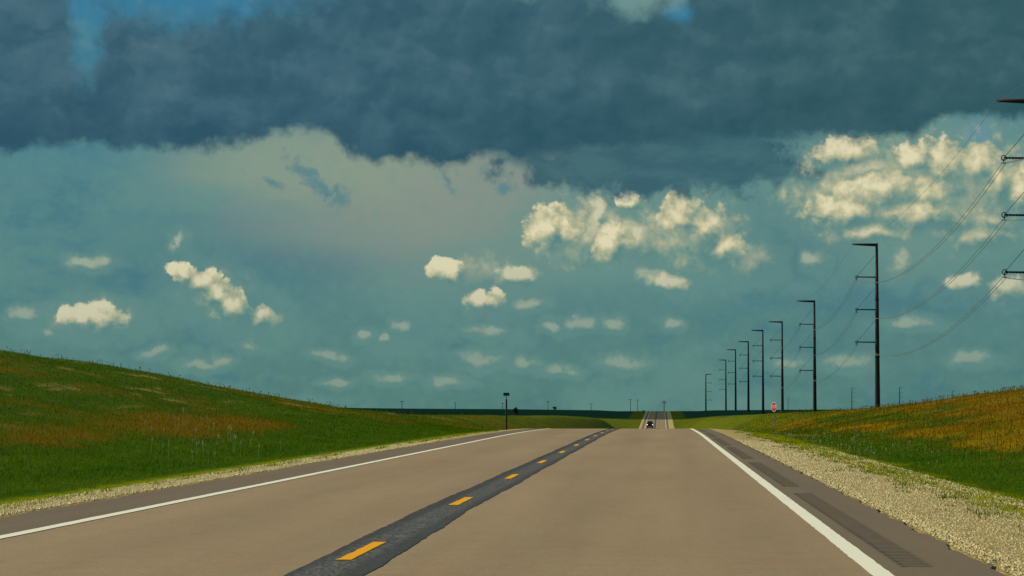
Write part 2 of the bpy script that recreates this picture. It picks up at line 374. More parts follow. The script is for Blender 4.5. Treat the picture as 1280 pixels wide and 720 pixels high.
bump(t_, b_, t_.math('ADD', t_.math('MULTIPLY', vd, -1), nf), .9, .03); M['gravel'] = m_
m_, t_, b_ = new_mat('gravel_stone'); p_ = posn(t_); v1 = t_.voro(p_, 14, 'F1', 'Color')
s_ = t_.sep(v1)
t_.put(t_.mix(s_[0], (.60, .44, .16), t_.mix(s_[1], (.98, .84, .45), (.82, .62, .24))), b_.inputs['Base Color']); b_.inputs['Roughness'].default_value = .9; M['stone'] = m_

# grass colour as it lies across the verges and hills (position based, shared by the turf and the blades)
def turf_group():
    g = bpy.data.node_groups.new('turf_colour', 'ShaderNodeTree')
    g.interface.new_socket('Color', in_out='OUTPUT', socket_type='NodeSocketColor')
    t = NT(g); out = t.n.new('NodeGroupOutput'); p = posn(t); x, y, z = t.sep(p)
    n0 = t.noise(t.vec('MULTIPLY', p, (1, .35, 1)), .11, 5, .6); n1 = t.noise(t.vec('MULTIPLY', p, (1, .4, 1)), .45, 5, .62); n2 = t.noise(p, 2.6, 4, .65)
    xw = t.math('ADD', x, t.math('MULTIPLY', t.math('SUBTRACT', n1, .5), 4.0))
    rust = (.185, .090, .0006); green = (.054, .100, .0006); fresh = (.105, .165, .0008); gold = (.34, .22, .003); olive = (.128, .098, .0006); deep = (.030, .078, .0006)
    # share of dry rusty grass against distance from the road
    rl = t.curve(t.mapr(xw, -45, -7, kind='LINEAR'), [(0,.46),(.25,.33),(.48,.36),(.60,.40),(.72,.48),(.80,.51),(.86,.18),(.91,.10),(1,.10)])
    rr = t.curve(t.mapr(xw, 3, 32, kind='LINEAR'), [(0,.10),(.07,.25),(.12,.42),(.17,.36),(.24,.66),(.31,.56),(.40,.80),(.6,.92),(1,.9)])
    r = t.mix(t.math('GREATER_THAN', x, -2), t.comb(rl, 0, 0), t.comb(rr, 0, 0)); r = t.sep(r)[0]
    r = t.math('ADD', r, t.math('ADD', t.math('MULTIPLY', t.math('SUBTRACT', n0, .5), 1.8), t.math('MULTIPLY', t.math('SUBTRACT', n2, .5), .45)))
    near = t.mix(t.mapr(n1, .35, .65), deep, green)
    near = t.mix(t.mapr(n2, .45, .75, 0, .8), near, fresh)
    c = t.mix(t.mapr(r, .42, .72), near, t.mix(t.mapr(n1, .3, .7), rust, olive))
    right = t.mapr(xw, 3, 8)
    c = t.mix(t.math('MULTIPLY', t.math('MULTIPLY', t.mapr(r, .50, .78), t.mapr(t.math('MULTIPLY_ADD', n2, .35, t.math('MULTIPLY', n1, .65)), .38, .60)), t.math('MULTIPLY', t.mapr(x, 2, 5, 0, .62), t.mapr(xw, 10, 15, 1, .22))), c, gold)
    # bleached streaks on the hill
    st = t.mapr(t.noise(t.vec('MULTIPLY', p, (.55, .10, 0)), 1.0, 5, .65), .55, .66, 0, .8)
    c = t.mix(t.math('MULTIPLY', st, t.mapr(x, -21, -13, 1, 0)), c, (.32, .23, .06))
    # yellow green fringe next to the gravel
    e1 = t.mapr(t.math('ABSOLUTE', t.math('ADD', x, 8.1)), .15, .9, 1, 0); e2 = t.mapr(t.math('ABSOLUTE', t.math('SUBTRACT', xw, 4.6)), .4, 1.5, 1, 0)
    fr = t.math('MULTIPLY', t.math('MAXIMUM', e1, e2), t.mapr(n2, .32, .58, 0, .74))
    c = t.mix(fr, c, (.34, .34, .002))
    # beyond the crest: mown verge, then far fields with cloud shade darkened into their colour
    verge = t.mix(n1, (.150, .138, .001), (.095, .122, .001)); verge = t.mix(t.mapr(n0, .5, .8, 0, .6), verge, (.20, .14, .002)); n3 = t.noise(t.vec('MULTIPLY', p, (.9, .12, 1)), .8, 5, .7)
    verge = t.mix(t.mapr(n3, .38, .62, .75, 0), verge, (.055, .100, .001)); verge = t.mix(t.mapr(n3, .55, .75, 0, .6), verge, (.19, .155, .002))
    c = t.mix(t.mapr(y, 190, 300), c, verge)
    fld = t.voro(t.vec('MULTIPLY', p, (.0024, .0011, 0)), 1.0, 'F1', 'Color')
    fs = t.sep(fld)
    shaded_crop = t.mix(fs[0], (.006, .056, .026), (.014, .064, .026)); shaded_crop = t.mix(t.math('GREATER_THAN', fs[1], .8), shaded_crop, (.10, .10, .02))
    lane = t.math('MAXIMUM', t.mapr(t.math('ABSOLUTE', t.math('ADD', x, 2)), 22, 30), t.math('MULTIPLY', t.mapr(y, 1180, 1210), t.mapr(t.math('ABSOLUTE', t.math('ADD', x, 2)), 11, 13)))  # beside the road the darkened colour starts at the cloud shadow's edge
    c = t.mix(t.math('MULTIPLY', t.mapr(y, 560, 640), t.math('MULTIPLY', lane, t.mapr(x, 50, 60, 1, .9))), c, shaded_crop)
    t.l.new(c, out.inputs[0]); return g
TURF = turf_group()
m_, t_, b_ = new_mat('turf'); gn = t_.n.new('ShaderNodeGroup'); gn.node_tree = TURF; p_ = posn(t_)
nf = t_.noise(t_.vec('MULTIPLY', p_, (1, .45, 1)), 7, 5, .7)
t_.put(t_.vec('SCALE', gn.outputs[0], scale=t_.math('MULTIPLY_ADD', nf, 1.0, .55)), b_.inputs['Base Color']); b_.inputs['Roughness'].default_value = 1; b_.inputs['Specular IOR Level'].default_value = .05
bump(t_, b_, nf, .5, .12); M['turf'] = m_
def leafy(t, col, up):
    # thin leaf: reflects on the lit side, glows through on the other
    out = next(n for n in t.n if n.type == 'OUTPUT_MATERIAL'); g = t.n.new('ShaderNodeNewGeometry').outputs['Normal']
    nn = t.vec('NORMALIZE', t.vec('ADD', g, (0, 0, up)))
    d = t.n.new('ShaderNodeBsdfDiffuse'); r = t.n.new('ShaderNodeBsdfTranslucent'); mx = t.n.new('ShaderNodeMixShader'); mx.inputs[0].default_value = .45
    t.put(col, d.inputs['Color']); t.put(col, r.inputs['Color']); t.l.new(nn, d.inputs['Normal'])
    t.l.new(d.outputs[0], mx.inputs[1]); t.l.new(r.outputs[0], mx.inputs[2]); t.l.new(mx.outputs[0], out.inputs['Surface'])
m_, t_, b_ = new_mat('grass_blade'); gn = t_.n.new('ShaderNodeGroup'); gn.node_tree = TURF
nf = t_.noise(posn(t_), 23, 2, .6)
leafy(t_, t_.vec('SCALE', gn.outputs[0], scale=t_.math('MULTIPLY_ADD', nf, 1.1, .95)), .35)
M['blade'] = m_
def fibre(name, c1, c2):
    m, t, b = new_mat(name); leafy(t, t.mix(t.noise(posn(t), .9, 4, .7), c1, c2), .3); return m
M['seed'] = fibre('dry_seed_stem', (.20, .11, .004), (.40, .28, .03))
M['pale_weed'] = fibre('pale_weed', (.50, .36, .10), (.80, .68, .30))
M['corten'] = plain('weathering_steel', (.050, .029, .021), .8, var=.3, scale=.8, spec=.3)
M['insulator'] = plain('grey_insulator', (.045, .045, .050), .6, spec=.3)
M['wire'] = plain('weathered_conductor', (.16, .17, .16), .6, var=.1)
M['old_wood'] = plain('weathered_wood', (.085, .065, .048), .9, var=.3, scale=2)
M['galv'] = plain('galvanised_steel', (.20, .20, .19), .5, .6)
M['red_sheet'] = plain('red_sign_sheet', (.55, .02, .022), .45, var=.06)
M['white_sheet'] = plain('white_sign_sheet', (.80, .76, .70), .45, var=.04)
M['green_sheet'] = plain('green_sign_sheet', (.012, .085, .055), .45, var=.08)
M['car_paint'] = plain('dark_car_paint', (.018, .016, .020), .25, .3, var=.1)
M['glass'] = plain('dark_window_glass', (.010, .012, .014), .08, spec=.6)
M['rubber'] = plain('tyre_rubber', (.02, .02, .02), .85)
M['chrome'] = plain('bright_trim', (.62, .60, .58), .25, .7)
m_, t_, b_ = new_mat('headlight_on'); b_.inputs['Base Color'].default_value = (.9, .88, .82, 1); b_.inputs['Emission Color'].default_value = (1, .96, .86, 1); b_.inputs['Emission Strength'].default_value = 2.2; M['lamp'] = m_
M['leaf'] = plain('far_tree_leaf', (.040, .060, .020), .8, var=.35, scale=.6)
M['bark'] = plain('bark', (.07, .05, .035), .9)
m_, t_, b_ = new_mat('cloud_vapour'); b_.inputs['Base Color'].default_value = (.8, .82, .84, 1); b_.inputs['Roughness'].default_value = 1; b_.inputs['Specular IOR Level'].default_value = 0
b_.inputs['Alpha'].default_value = .58; M['cloud'] = m_

# ---------------------------------------------------------------- land shape
def ss(a, b, x):
    t = np.clip((x-a)/(b-a), 0, 1); return t*t*(3-2*t)
def pchip(xs, ys, x):
    xs = np.asarray(xs, float); ys = np.asarray(ys, float); x = np.clip(x, xs[0], xs[-1])
    hh = np.diff(xs); d = np.diff(ys)/hh; m = np.zeros(len(xs)); m[0] = d[0]; m[-1] = d[-1]
    for i in range(1, len(xs)-1):
        if d[i-1]*d[i] > 0:
            w1 = 2*hh[i]+hh[i-1]; w2 = hh[i]+2*hh[i-1]; m[i] = (w1+w2)/(w1/d[i-1]+w2/d[i])
    i = np.clip(np.searchsorted(xs, x, side='right')-1, 0, len(hh)-1); t = (x-xs[i])/hh[i]
    return ((1+2*t)*(1-t)**2*ys[i]+t*(1-t)**2*hh[i]*m[i]+t*t*(3-2*t)*ys[i+1]+t*t*(t-1)*hh[i]*m[i+1])
RY = [-400,-60,0,40,80,120,150,200,260,350,480,650,800,950,1200,1500,1560,1700,2600,6000,60000]
RZ = [-.8,-.12,0,.08,.165,.235,.20,-.48,-1.25,-2.1,-3.1,-4.6,-5.8,-5.5,-2.5,.25,.4,-1,-4,-6,-60]
def zr(y): return pchip(RY, RZ, y)
LY = [-400,-60,0,60,120,200,300,380,480,600,800,950,1200,1500,1800,2600,6000,60000]
LL = [-.8,-.1,0,.0,.0,.25,.45,.38,.10,-.35,-1.7,-3.0,-1.9,-.0,.6,.3,-6,-60]
LR = [-.8,-.1,0,.1,.25,.5,.70,.55,.2,-.5,-1.0,-1.6,-.9,.4,.8,.3,-6,-60]
XL, XR = -7.0, 2.42
def land(x, y):
    x = np.asarray(x, float); y = np.asarray(y, float); x, y = np.broadcast_arrays(x, y)
    z0 = zr(y); near = 1-ss(170, 320, y); far = ss(700, 1500, y)
    dl = np.maximum(XL-x, 0); dr = np.maximum(x-XR, 0)
    wl = ss(1.6+1.4*near, 9+5*near+40*far, dl); wr = ss(2.5, 10+3*near+30*far, dr)
    L = pchip(LY, LL, y); R = pchip(LY, LR, y)
    z = z0+(L-z0)*wl+(R-z0)*wr
    z = z-(.05*np.minimum(dl, 1.1)+.10*ss(.9, 3.2, dl)*(1-ss(3.6, 8.5, dl)))*near-(.07*np.minimum(dr, 2.1)+.20*ss(1.8, 4, dr)*(1-ss(4.4, 8, dr)))*near
    u = -x-10.0
    z = z+4.35*ss(-2, 25, u)*np.exp(-np.maximum(y-118, 0)**2/(2*66**2))*(.9+.1*ss(40, 110, y))*(u > -2)
    v = x-6.5
    z = z+2.55*ss(0, 19, v)*np.exp(-np.maximum(y-140, 0)**2/(2*78**2))
    z = z+7.5*np.exp(-((x+520)/230)**2-((y-2300)/500)**2)
    a = ss(600, 1600, y)*ss(20, 150, np.abs(x+2))
    z = z+a*1.0*np.sin(x*.006+y*.0021)*np.sin(y*.0043-x*.0017+1)
    b = ss(4, 12, np.minimum(dl+dr, 50))*(1-ss(400, 900, y))
    return z+b*(.10*np.sin(x*.31+y*.11)*np.sin(y*.083-x*.07)+.05*np.sin(x*.9+1.3)*np.sin(y*.37))
def zland(x, y): return float(land(np.array([x]), np.array([y]))[0])

ROWS = np.concatenate([np.arange(-60, 10, 5.), np.arange(10, 260, 1.), np.geomspace(260, 60000, 300)])
xs_ = [0.0]
for k in range(90): xs_.append(xs_[-1]+max(.6, .075*max(xs_[-1]-14, 0)))
xs_ = np.array(xs_); xs_ = xs_[xs_ < 45000]
COLS = np.unique(np.concatenate([-7.0-xs_, 2.42+xs_, [-7.9, -6.6, -4.5, -2.2, 0, 2.0, 4.3, 3.3, -7.45]]))
X, Y = np.meshgrid(COLS, ROWS); Z = land(X, Y)
under = (X > -6.99) & (X < 2.41); Z = Z-np.where(under, .14, 0)-np.where(((X <= -6.99) & (X > -7.7)) | ((X >= 2.41) & (X < 4.25)), .07, 0)
n, k = X.shape; i = np.arange(n-1)[:, None]*k+np.arange(k-1)[None]
ground = mesh_np('ground', np.stack([X, Y, Z], -1).reshape(-1, 3), np.stack([i, i+1, i+1+k, i+k], -1).reshape(-1, 4), M['turf'], smooth=True)
tag(ground, 'rolling green and rusty grassland on both sides of the highway', kind='structure')

# ---------------------------------------------------------------- road, its markings and shoulders
def wob(y, a, f, ph=0): return a*(np.sin(y*f+ph)+.6*np.sin(y*f*2.3+ph*1.7+1)+.4*np.sin(y*f*5.1+ph*.6+2))
RR = ROWS[ROWS < 6000]
ryf = np.concatenate([np.arange(-20, 160, .25), RR[RR >= 160]]); ryf = np.concatenate([RR[RR < -20], ryf])
road_z = lambda x, y: zr(y)
ragL = XL+wob(ryf, .022, 2.1)+RNG.normal(0, .012, len(ryf)); ragR = XR+wob(ryf, .022, 1.7, 2)+RNG.normal(0, .014, len(ryf))
cst = lambda v, a: np.full(len(a), v)
RX0, RX1 = 1.74, 2.03                            # rumble strip
# carriageway slab: profile columns from the left broken edge to the rumble strip (its thickness shows at the edge)
def slab(name, xcols, ys, mat, parent, skirt_l=False, skirt_r=False):
    Xc = np.stack(xcols, 1); kk = Xc.shape[1]; Zc = np.repeat(zr(ys)[:, None], kk, 1)
    if skirt_l: Xc = np.concatenate([Xc[:, :1]-.02, Xc], 1); Zc = np.concatenate([Zc[:, :1]-.13, Zc], 1)
    if skirt_r: Xc = np.concatenate([Xc, Xc[:, -1:]+.02], 1); Zc = np.concatenate([Zc, Zc[:, -1:]-.13], 1)
    kk = Xc.shape[1]; V = np.stack([Xc, np.repeat(ys[:, None], kk, 1), Zc], -1).reshape(-1, 3)
    i = np.arange(len(ys)-1)[:, None]*kk+np.arange(kk-1)[None]
    return mesh_np(name, V, np.stack([i, i+1, i+1+kk, i+kk], -1).reshape(-1, 4), mat, parent, False)
road = slab('road', [cst(-6.0, ryf), cst(-4.2, ryf), cst(-2.4, ryf), cst(-.4, ryf), cst(1.62, ryf)], ryf, M['asphalt'], None)
tag(road, 'two-lane asphalt highway running over a crest to the horizon', kind='structure')
sh = slab('paved_shoulder', [ragL, cst(-6.5, ryf), cst(-6.0, ryf)], ryf, M['shoulder'], road, skirt_l=True)
sh = slab('paved_shoulder', [cst(1.62, ryf), cst(RX0, ryf)], ryf, M['shoulder'], road)
sh = slab('paved_shoulder', [cst(RX1, ryf), ragR], ryf, M['shoulder'], road, skirt_r=True)
# milled rumble strips: grooves are real hollows
def rumble(y0, y1, milled):
    ys = np.arange(y0, y1+.001, .0275) if milled else ryf[(ryf > y0) & (ryf < y1)]
    if not milled: ys = np.concatenate([[y0], ys, [y1]])
    xc = np.array([RX0, RX0+.02, RX0+.06, .5*(RX0+RX1), RX1-.06, RX1-.02, RX1]); prof = np.array([0, .0, 1, 1, 1, .0, 0])
    Zc = np.repeat(zr(ys)[:, None], 7, 1)
    if milled: Zc = Zc-.034*np.clip(np.sin((ys-y0)*2*np.pi/.22)*1.6-.1, 0, 1)[:, None]*prof[None]
    V = np.stack([np.repeat(xc[None], len(ys), 0), np.repeat(ys[:, None], 7, 1), Zc], -1).reshape(-1, 3)
    i = np.arange(len(ys)-1)[:, None]*7+np.arange(6)[None]
    return mesh_np('rumble_strip' if milled else 'paved_shoulder', V, np.stack([i, i+1, i+1+7, i+7], -1).reshape(-1, 4), M['rumble'] if milled else M['shoulder'], road, False)
y = -20.0+.4
rumble(RR[0], y, False)
for kk in range(9):
    rumble(y, y+17.55, True); rumble(y+17.55, y+20.5, False); y += 20.5
rumble(y, RR[-1], False)
# sealed dark centre joint
def cl(yv): return -2.36
sy = ryf
sl_ = cst(-2.74, sy)+wob(sy, .009, .45, 1)+.13*(1-ss(17, 33, sy))+RNG.normal(0, .005, len(sy)); sr_ = cst(-2.17, sy)+wob(sy, .011, .38, 4)+.11*(1-ss(17, 33, sy))+RNG.normal(0, .006, len(sy))
tag(strip_between('centre_seal', sl_, sr_, sy, road_z, M['seal'], road, .005), 'dark sealed strip along the centre joint')
for xc in (-5.93, 1.54):
    strip_between('edge_line', cst(xc-.075, sy)+RNG.normal(0, .003, len(sy)), cst(xc+.075, sy)+RNG.normal(0, .003, len(sy)), sy, road_z, M['white_paint'], road, .006)
for kk in range(-2, 12):
    y0 = 21.85+11.95*kk; ys = np.linspace(y0+.15, y0+3.0, 13); ds = .03*(1-ss(20, 33, y0))
    strip_between('lane_dash', cst(-2.515+ds, ys)+RNG.normal(0, .004, 13), cst(-2.405+ds, ys)+RNG.normal(0, .004, 13), ys, road_z, M['yellow_paint'], road, .010)
# gravel shoulders
gy = ryf
def gz(x, y): return land(x, y)
gw = 1+.5*ss(300, 900, gy)
gl = strip_between('gravel_shoulder', XL-.92*gw+wob(gy, .06, .8)+RNG.normal(0, .04, len(gy)), cst(XL+.10, gy), gy, lambda x, y: gz(np.minimum(x, XL-.01), y)-.028, M['gravel'], None, 0, 6)
tag(gl, 'narrow pale gravel shoulder between asphalt and the left hillside', kind='structure')
gr_ = strip_between('gravel_shoulder', cst(XR-.10, gy), XR+1.85+.1*gw+wob(gy, .13, .7)+RNG.normal(0, .06, len(gy)), gy, lambda x, y: gz(np.maximum(x, XR+.01), y)-.028, M['gravel'], None, 0, 14)
tag(gr_, 'wide pale gravel shoulder between asphalt and the right verge', kind='structure')
for o_, sgn in ((gl, -1), (gr_, 1)):             # lift the gravel just above the ground sheet away from the road edge
    me = o_.data; c_ = np.empty(len(me.vertices)*3, np.float32); me.vertices.foreach_get('co', c_); c_ = c_.reshape(-1, 3)
    d_ = np.where(sgn < 0, XL-c_[:, 0], c_[:, 0]-XR); c_[:, 2] += .004+.041*ss(.0, .25, d_)-.035*ss(.75, 1, d_/(1.05 if sgn < 0 else 2.2))
    me.vertices.foreach_set('co', c_.ravel()); me.update()
# ---------------------------------------------------------------- loose stones on the gravel
def stones(n, side):
    yv = np.exp(RNG.uniform(math.log(17), math.log(95), n))
    if side < 0: xv = XL-.02-np.abs(RNG.beta(1.1, 1.3, n))*1.1
    else: xv = XR+.02+RNG.beta(1.0, 1.4, n)*2.9
    s = RNG.uniform(.007, .020, n)*(1+yv/75)
    base = np.array([[1,0,0],[0,1,0],[-1,0,0],[0,-1,0],[0,0,.65],[0,0,-.5]], float)
    ang = RNG.uniform(0, 6.28, n); ca, sa = np.cos(ang), np.sin(ang)
    B = base[None]*RNG.uniform(.6, 1.2, (n, 6, 1))*s[:, None, None]
    V = np.stack([B[..., 0]*ca[:, None]-B[..., 1]*sa[:, None]+xv[:, None], B[..., 0]*sa[:, None]+B[..., 1]*ca[:, None]+yv[:, None], B[..., 2]+(land(xv, yv)+.012)[:, None]], -1).reshape(-1, 3)
    f = np.array([[0,1,4],[1,2,4],[2,3,4],[3,0,4],[1,0,5],[2,1,5],[3,2,5],[0,3,5]])
    return V, (np.arange(n)[:, None, None]*6+f[None]).reshape(-1, 3)
for sd, nn in ((-1, 16000), (1, 34000)):
    V, F = stones(nn, sd)
    tag(mesh_np('gravel_stones', V, F, M['stone']), 'loose pale stones on the %s gravel shoulder' % ('left' if sd < 0 else 'right'), 'gravel', kind='stuff')

# ---------------------------------------------------------------- grass
def blades(xv, yv, hgt, wid, lean=.35):
    n = len(xv); z = land(xv, yv)-.02; ang = RNG.uniform(0, 6.283, n); c, s = np.cos(ang), np.sin(ang)
    # blades face mostly across the view so they read at distance
    lx = RNG.normal(.10, lean, n)*hgt; ly = RNG.normal(0, lean, n)*hgt
    a = np.stack([xv-c*wid/2, yv-s*wid/2, z], -1); b = np.stack([xv+c*wid/2, yv+s*wid/2, z], -1)
    t = np.stack([xv+lx, yv+ly, z+hgt], -1)
    return np.stack([a, b, t], 1).reshape(-1, 3), np.arange(3*n).reshape(-1, 3)
def sample(n, side, y0, y1):
    yv = np.exp(RNG.uniform(math.log(y0), math.log(y1), n)); u = RNG.random(n)
    if side < 0:
        xin, xout = XL-.75, np.minimum(-.27*yv-7, XL-4); xv = xin+(xout-xin)*u**1.25
    else:
        xin, xout = XR+1.1, np.maximum(.165*yv+7, XR+6); xv = xin+(xout-xin)*u**1.2
        keep = RNG.random(n) < np.clip((xv-XR-1.15)/.95, .02, 1)**1.6; xv, yv = xv[keep], yv[keep]
    return xv, yv
def hcurve(x):                                   # how tall the grass stands
    dl = np.maximum(XL-x, 0); dr = np.maximum(x-XR, 0); d = np.where(x < -2, dl-.7, dr-1.6)
    return .035+.065*ss(.1, 3.5, d)
for sd, nn in ((-1, 420000), (1, 340000)):
    xv, yv = sample(nn, sd, 17, 330); hh = hcurve(xv)*RNG.uniform(.45, 1.25, len(xv)); ww = np.clip(yv*.00022, .005, .05)*RNG.uniform(.7, 1.4, len(xv))
    V, F = blades(xv, yv, hh, ww)
    tag(mesh_np('grass', V, F, M['blade']), 'rough mixed grass on the %s' % ('left hillside and verge' if sd < 0 else 'right bank and verge'), 'grass', kind='stuff')
tx_, ty_ = [], []
for sd, nn in ((-1, 120), (1, 900)):
    yc = np.exp(RNG.uniform(math.log(20), math.log(140), nn)); xc = np.where(sd < 0, XL-.75-RNG.beta(2, 3, nn)*.5+.3, XR+2.0-RNG.normal(.1, .42, nn))
    for q in range(16): tx_.append(xc+RNG.normal(0, .07, nn)); ty_.append(yc+RNG.normal(0, .16, nn))
tx_, ty_ = np.concatenate(tx_), np.concatenate(ty_); kp = (tx_ > XR+.4) | (tx_ < XL-.3); tx_, ty_ = tx_[kp], ty_[kp]
V, F = blades(tx_, ty_, RNG.uniform(.02, .075, len(tx_)), np.clip(ty_*.0003, .007, .03), .6); V[:, 2] += .035
tag(mesh_np('grass', V, F, M['blade']), 'sparse low weeds sprouting through the outer gravel', 'grass', kind='stuff')
# tall dry stems with seed heads
def stems(n, side, y0, y1, mat, name, label, h0=.3, h1=.6, head=.16, pts=None):
    if pts is None: xv, yv = sample(n, side, y0, y1)
    else: xv, yv = pts
    d = np.where(xv < -2, XL-xv, xv-XR); kp = d > (5.0 if pts is None else 2.6); xv, yv = xv[kp], yv[kp]; n = len(xv)
    hh = RNG.uniform(h0, h1, n); w = np.clip(yv*.00010, .004, .02)*(1.9 if pts is not None else 1); z = land(xv, yv)
    lx, ly = RNG.normal(.07, .12, n)*hh, RNG.normal(0, .1, n)*hh
    o3 = lambda fx, fw, fz: np.stack([xv+lx*fx+fw, yv+ly*fx, z+hh*fz], -1)
    V = np.stack([o3(0, -w/2, 0), o3(0, w/2, 0), o3(1, 0*w, 1), o3(.8, -w*1.7, .85), o3(.8, w*1.7, .85), o3(1.08, 0*w, 1.04), o3(.62, 0*w, .66)], 1).reshape(-1, 3)
    F = (np.arange(n)[:, None, None]*7+np.array([[0,1,2],[3,6,4],[3,4,5]])[None]).reshape(-1, 3)
    tag(mesh_np(name, V, F, mat), label, 'grass', kind='stuff')
stems(4500, -1, 25, 300, M['seed'], 'seed_grass', 'tall rusty seed stems standing above the left hill grass', .10, .30)
stems(14000, 1, 25, 300, M['seed'], 'seed_grass', 'tall rusty seed stems standing above the right bank grass', .10, .34)
# pale weed stalks at the foot of the left hill and along the right verge
ya = RNG.uniform(55, 92, 46); xa = -.157*ya+RNG.normal(0, .013, 46)*ya
stems(0, 0, 0, 0, M['pale_weed'], 'pale_weeds', 'pale dry weed stalks at the foot of the left hill', .2, .5, pts=(xa, ya))
yb = RNG.uniform(70, 150, 170); xb = 6.2+RNG.normal(0, 1.3, 170)
stems(0, 0, 0, 0, M['pale_weed'], 'pale_weeds', 'pale seeding weeds in the right verge near the crest', .10, .24, pts=(xb, yb))

# ---------------------------------------------------------------- power line
def make_pole(name, H, side=-1, top_r=.30, base_r=.60):
    """steel monopole, base at origin; top davit arm and three insulator arms with braces on one side"""
    t = empty(name, (0, 0, 0))
    bm = bmesh.new(); tube(bm, [(0, 0, -1), (0, 0, 0), (0, 0, H*.5), (0, 0, H)], [base_r, base_r, (base_r+top_r)/2, top_r], 12); 
    for zz in (H*.34, H*.67): tube(bm, [(0, 0, zz), (0, 0, zz+.5)], [base_r+(top_r-base_r)*zz/H+.04]*2, 12)
    obj('shaft', bm, M['corten'], t, True)
    bm = bmesh.new(); tube(bm, [(side*.1, 0, H-.35), (side*2.5, 0, H-.28), (side*4.85, 0, H-.2)], [.30, .25, .17], 8); obj('top_arm', bm, M['corten'], t, True)
    for q in range(3):
        za = H-.3-6.5*(q+1); bm = bmesh.new()
        tube(bm, [(side*.3, 0, za), (side*1.0, 0, za), (side*4.1, 0, za+.05)], [.16, .13, .10], 8)
        for j in range(9):
            xx = side*(1.0+j*.34); tube(bm, [(xx, 0, za), (xx+side*.05, 0, za)], [.17, .17], 8)
        obj('arm', bm, M['insulator'], t)
        bm = bmesh.new(); tube(bm, [(side*4.1, 0, za+.05), (side*.32, 0, za+4.4)], [.035, .035], 6); obj('brace', bm, M['insulator'], t)
        bm = bmesh.new()
        tube(bm, [(side*4.1+.28*math.cos(a), .0, za+.05+.28*math.sin(a)) for a in np.linspace(0, 2*math.pi, 15)], .06, 6, False)
        tube(bm, [(side*4.1, 0, za-.05), (side*4.1, 0, za-.5)], .06, 6); box(bm, (side*4.1, 0, za-.55), (.55, .25, .10))
        obj('cable_clamp', bm, M['insulator'], t)
    return t
# (distance, lateral, top in photograph rows as height above the eye, label)
PL = [(95, 43.0, 37.0, 'brown steel power pole beside the road, nearest and outside the right edge of the view', -1),
      (329, 43.0, 35.35, 'steel power pole at the right edge with only its arms reaching into view', -1),
      (578, 43.0, 33.25, 'tallest whole brown steel power pole, standing behind the right grass bank', -1),
      (814, 43.0, 30.8, 'second tallest brown steel power pole, standing right of the red stop sign', -1),
      (1039, 43.3, 31.8, 'brown steel power pole standing directly behind the red stop sign', -1),
      (1231, 43.1, 34.0, 'thin dark power pole, first one left of the stop sign', -1),
      (1418, 42.5, 33.6, 'thin dark power pole on the far rise, second to the left of the stop sign', -1),
      (1647, 42.1, 34.4, 'thin dark power pole on the far rise, third to the left of the stop sign', -1),
      (1919, 42.6, 33.2, 'thin dark power pole on the far rise, second from the road end of the line', -1),
      (2188, 33.4, 27.0, 'shortest dark power pole, nearest the far road, with arms pointing right', 1)]
tips = []
for (yy, xx, up, lab, side) in PL:
    zb = zland(xx, yy); Hh = EYE+up-zb
    p = make_pole('power_pole', Hh, side, .25 if yy < 1300 else .30, .55 if yy < 1300 else .60); p.location = (xx, yy, zb); tag(p, lab, 'power pole', 'steel power poles along the right of the highway')
    zt = zb+Hh
    tips.append([(xx+side*4.8, yy, zt-.35)]+[(xx+side*4.1, yy, zt-.3-6.5*(q+1)-.56) for q in range(3)])
def cable(name, idx, dx, dz, r, label):
    bm = bmesh.new(); pts = []
    for a, b in zip(tips[:4], tips[1:5]):
        A, B = Vector(a[idx]), Vector(b[idx]); sag = 4.6*((B-A).length/240)**2 if idx else 2.6*((B-A).length/240)**2
        for s in np.linspace(0, 1, 25)[:-1]:
            p = A.lerp(B, s); p.z -= 4*sag*s*(1-s); p.x += dx; p.z += dz; pts.append(p)
    pts.append(Vector(tips[4][idx])+Vector((dx, 0, dz)))
    tube(bm, pts, r, 5); tag(obj(name, bm, M['wire'], None), label, 'power cable', 'cables strung between the steel poles')
cable('power_cable', 0, 0, 0, .020, 'thin shield wire strung between the top arms of the poles')
for q, nm in ((1, 'upper'), (2, 'middle'), (3, 'lowest')):
    for dx, wh in ((-.23, 'left'), (.23, 'right')):
        cable('power_cable', q, dx, 0, .031, '%s cable of the close pair sagging between the %s insulator arms' % (wh, nm))

# a second line of tall poles far off on the right, arms to the right
for (px, top, bot, yy, lab) in ((984, 497, 514, 7600, 'faint far power pole just right of the pole behind the stop sign'), (1063, 485, 514, 4200, 'faint far power pole just left of the tallest pole'),
                           (1122, 484.5, 514, 4100, 'faint far power pole just right of the tallest pole'), (1187, 488.5, 514, 4500, 'faint far power pole top peeping over the right bank')):
    xx = (px-827)/FPX*yy; zb = zland(xx, yy); p = make_pole('far_power_pole', EYE+(512-top)/FPX*yy-zb, 1, .45, .62); p.location = (xx, yy, zb)
    tag(p, lab, 'power pole', 'second row of power poles far behind the right bank')

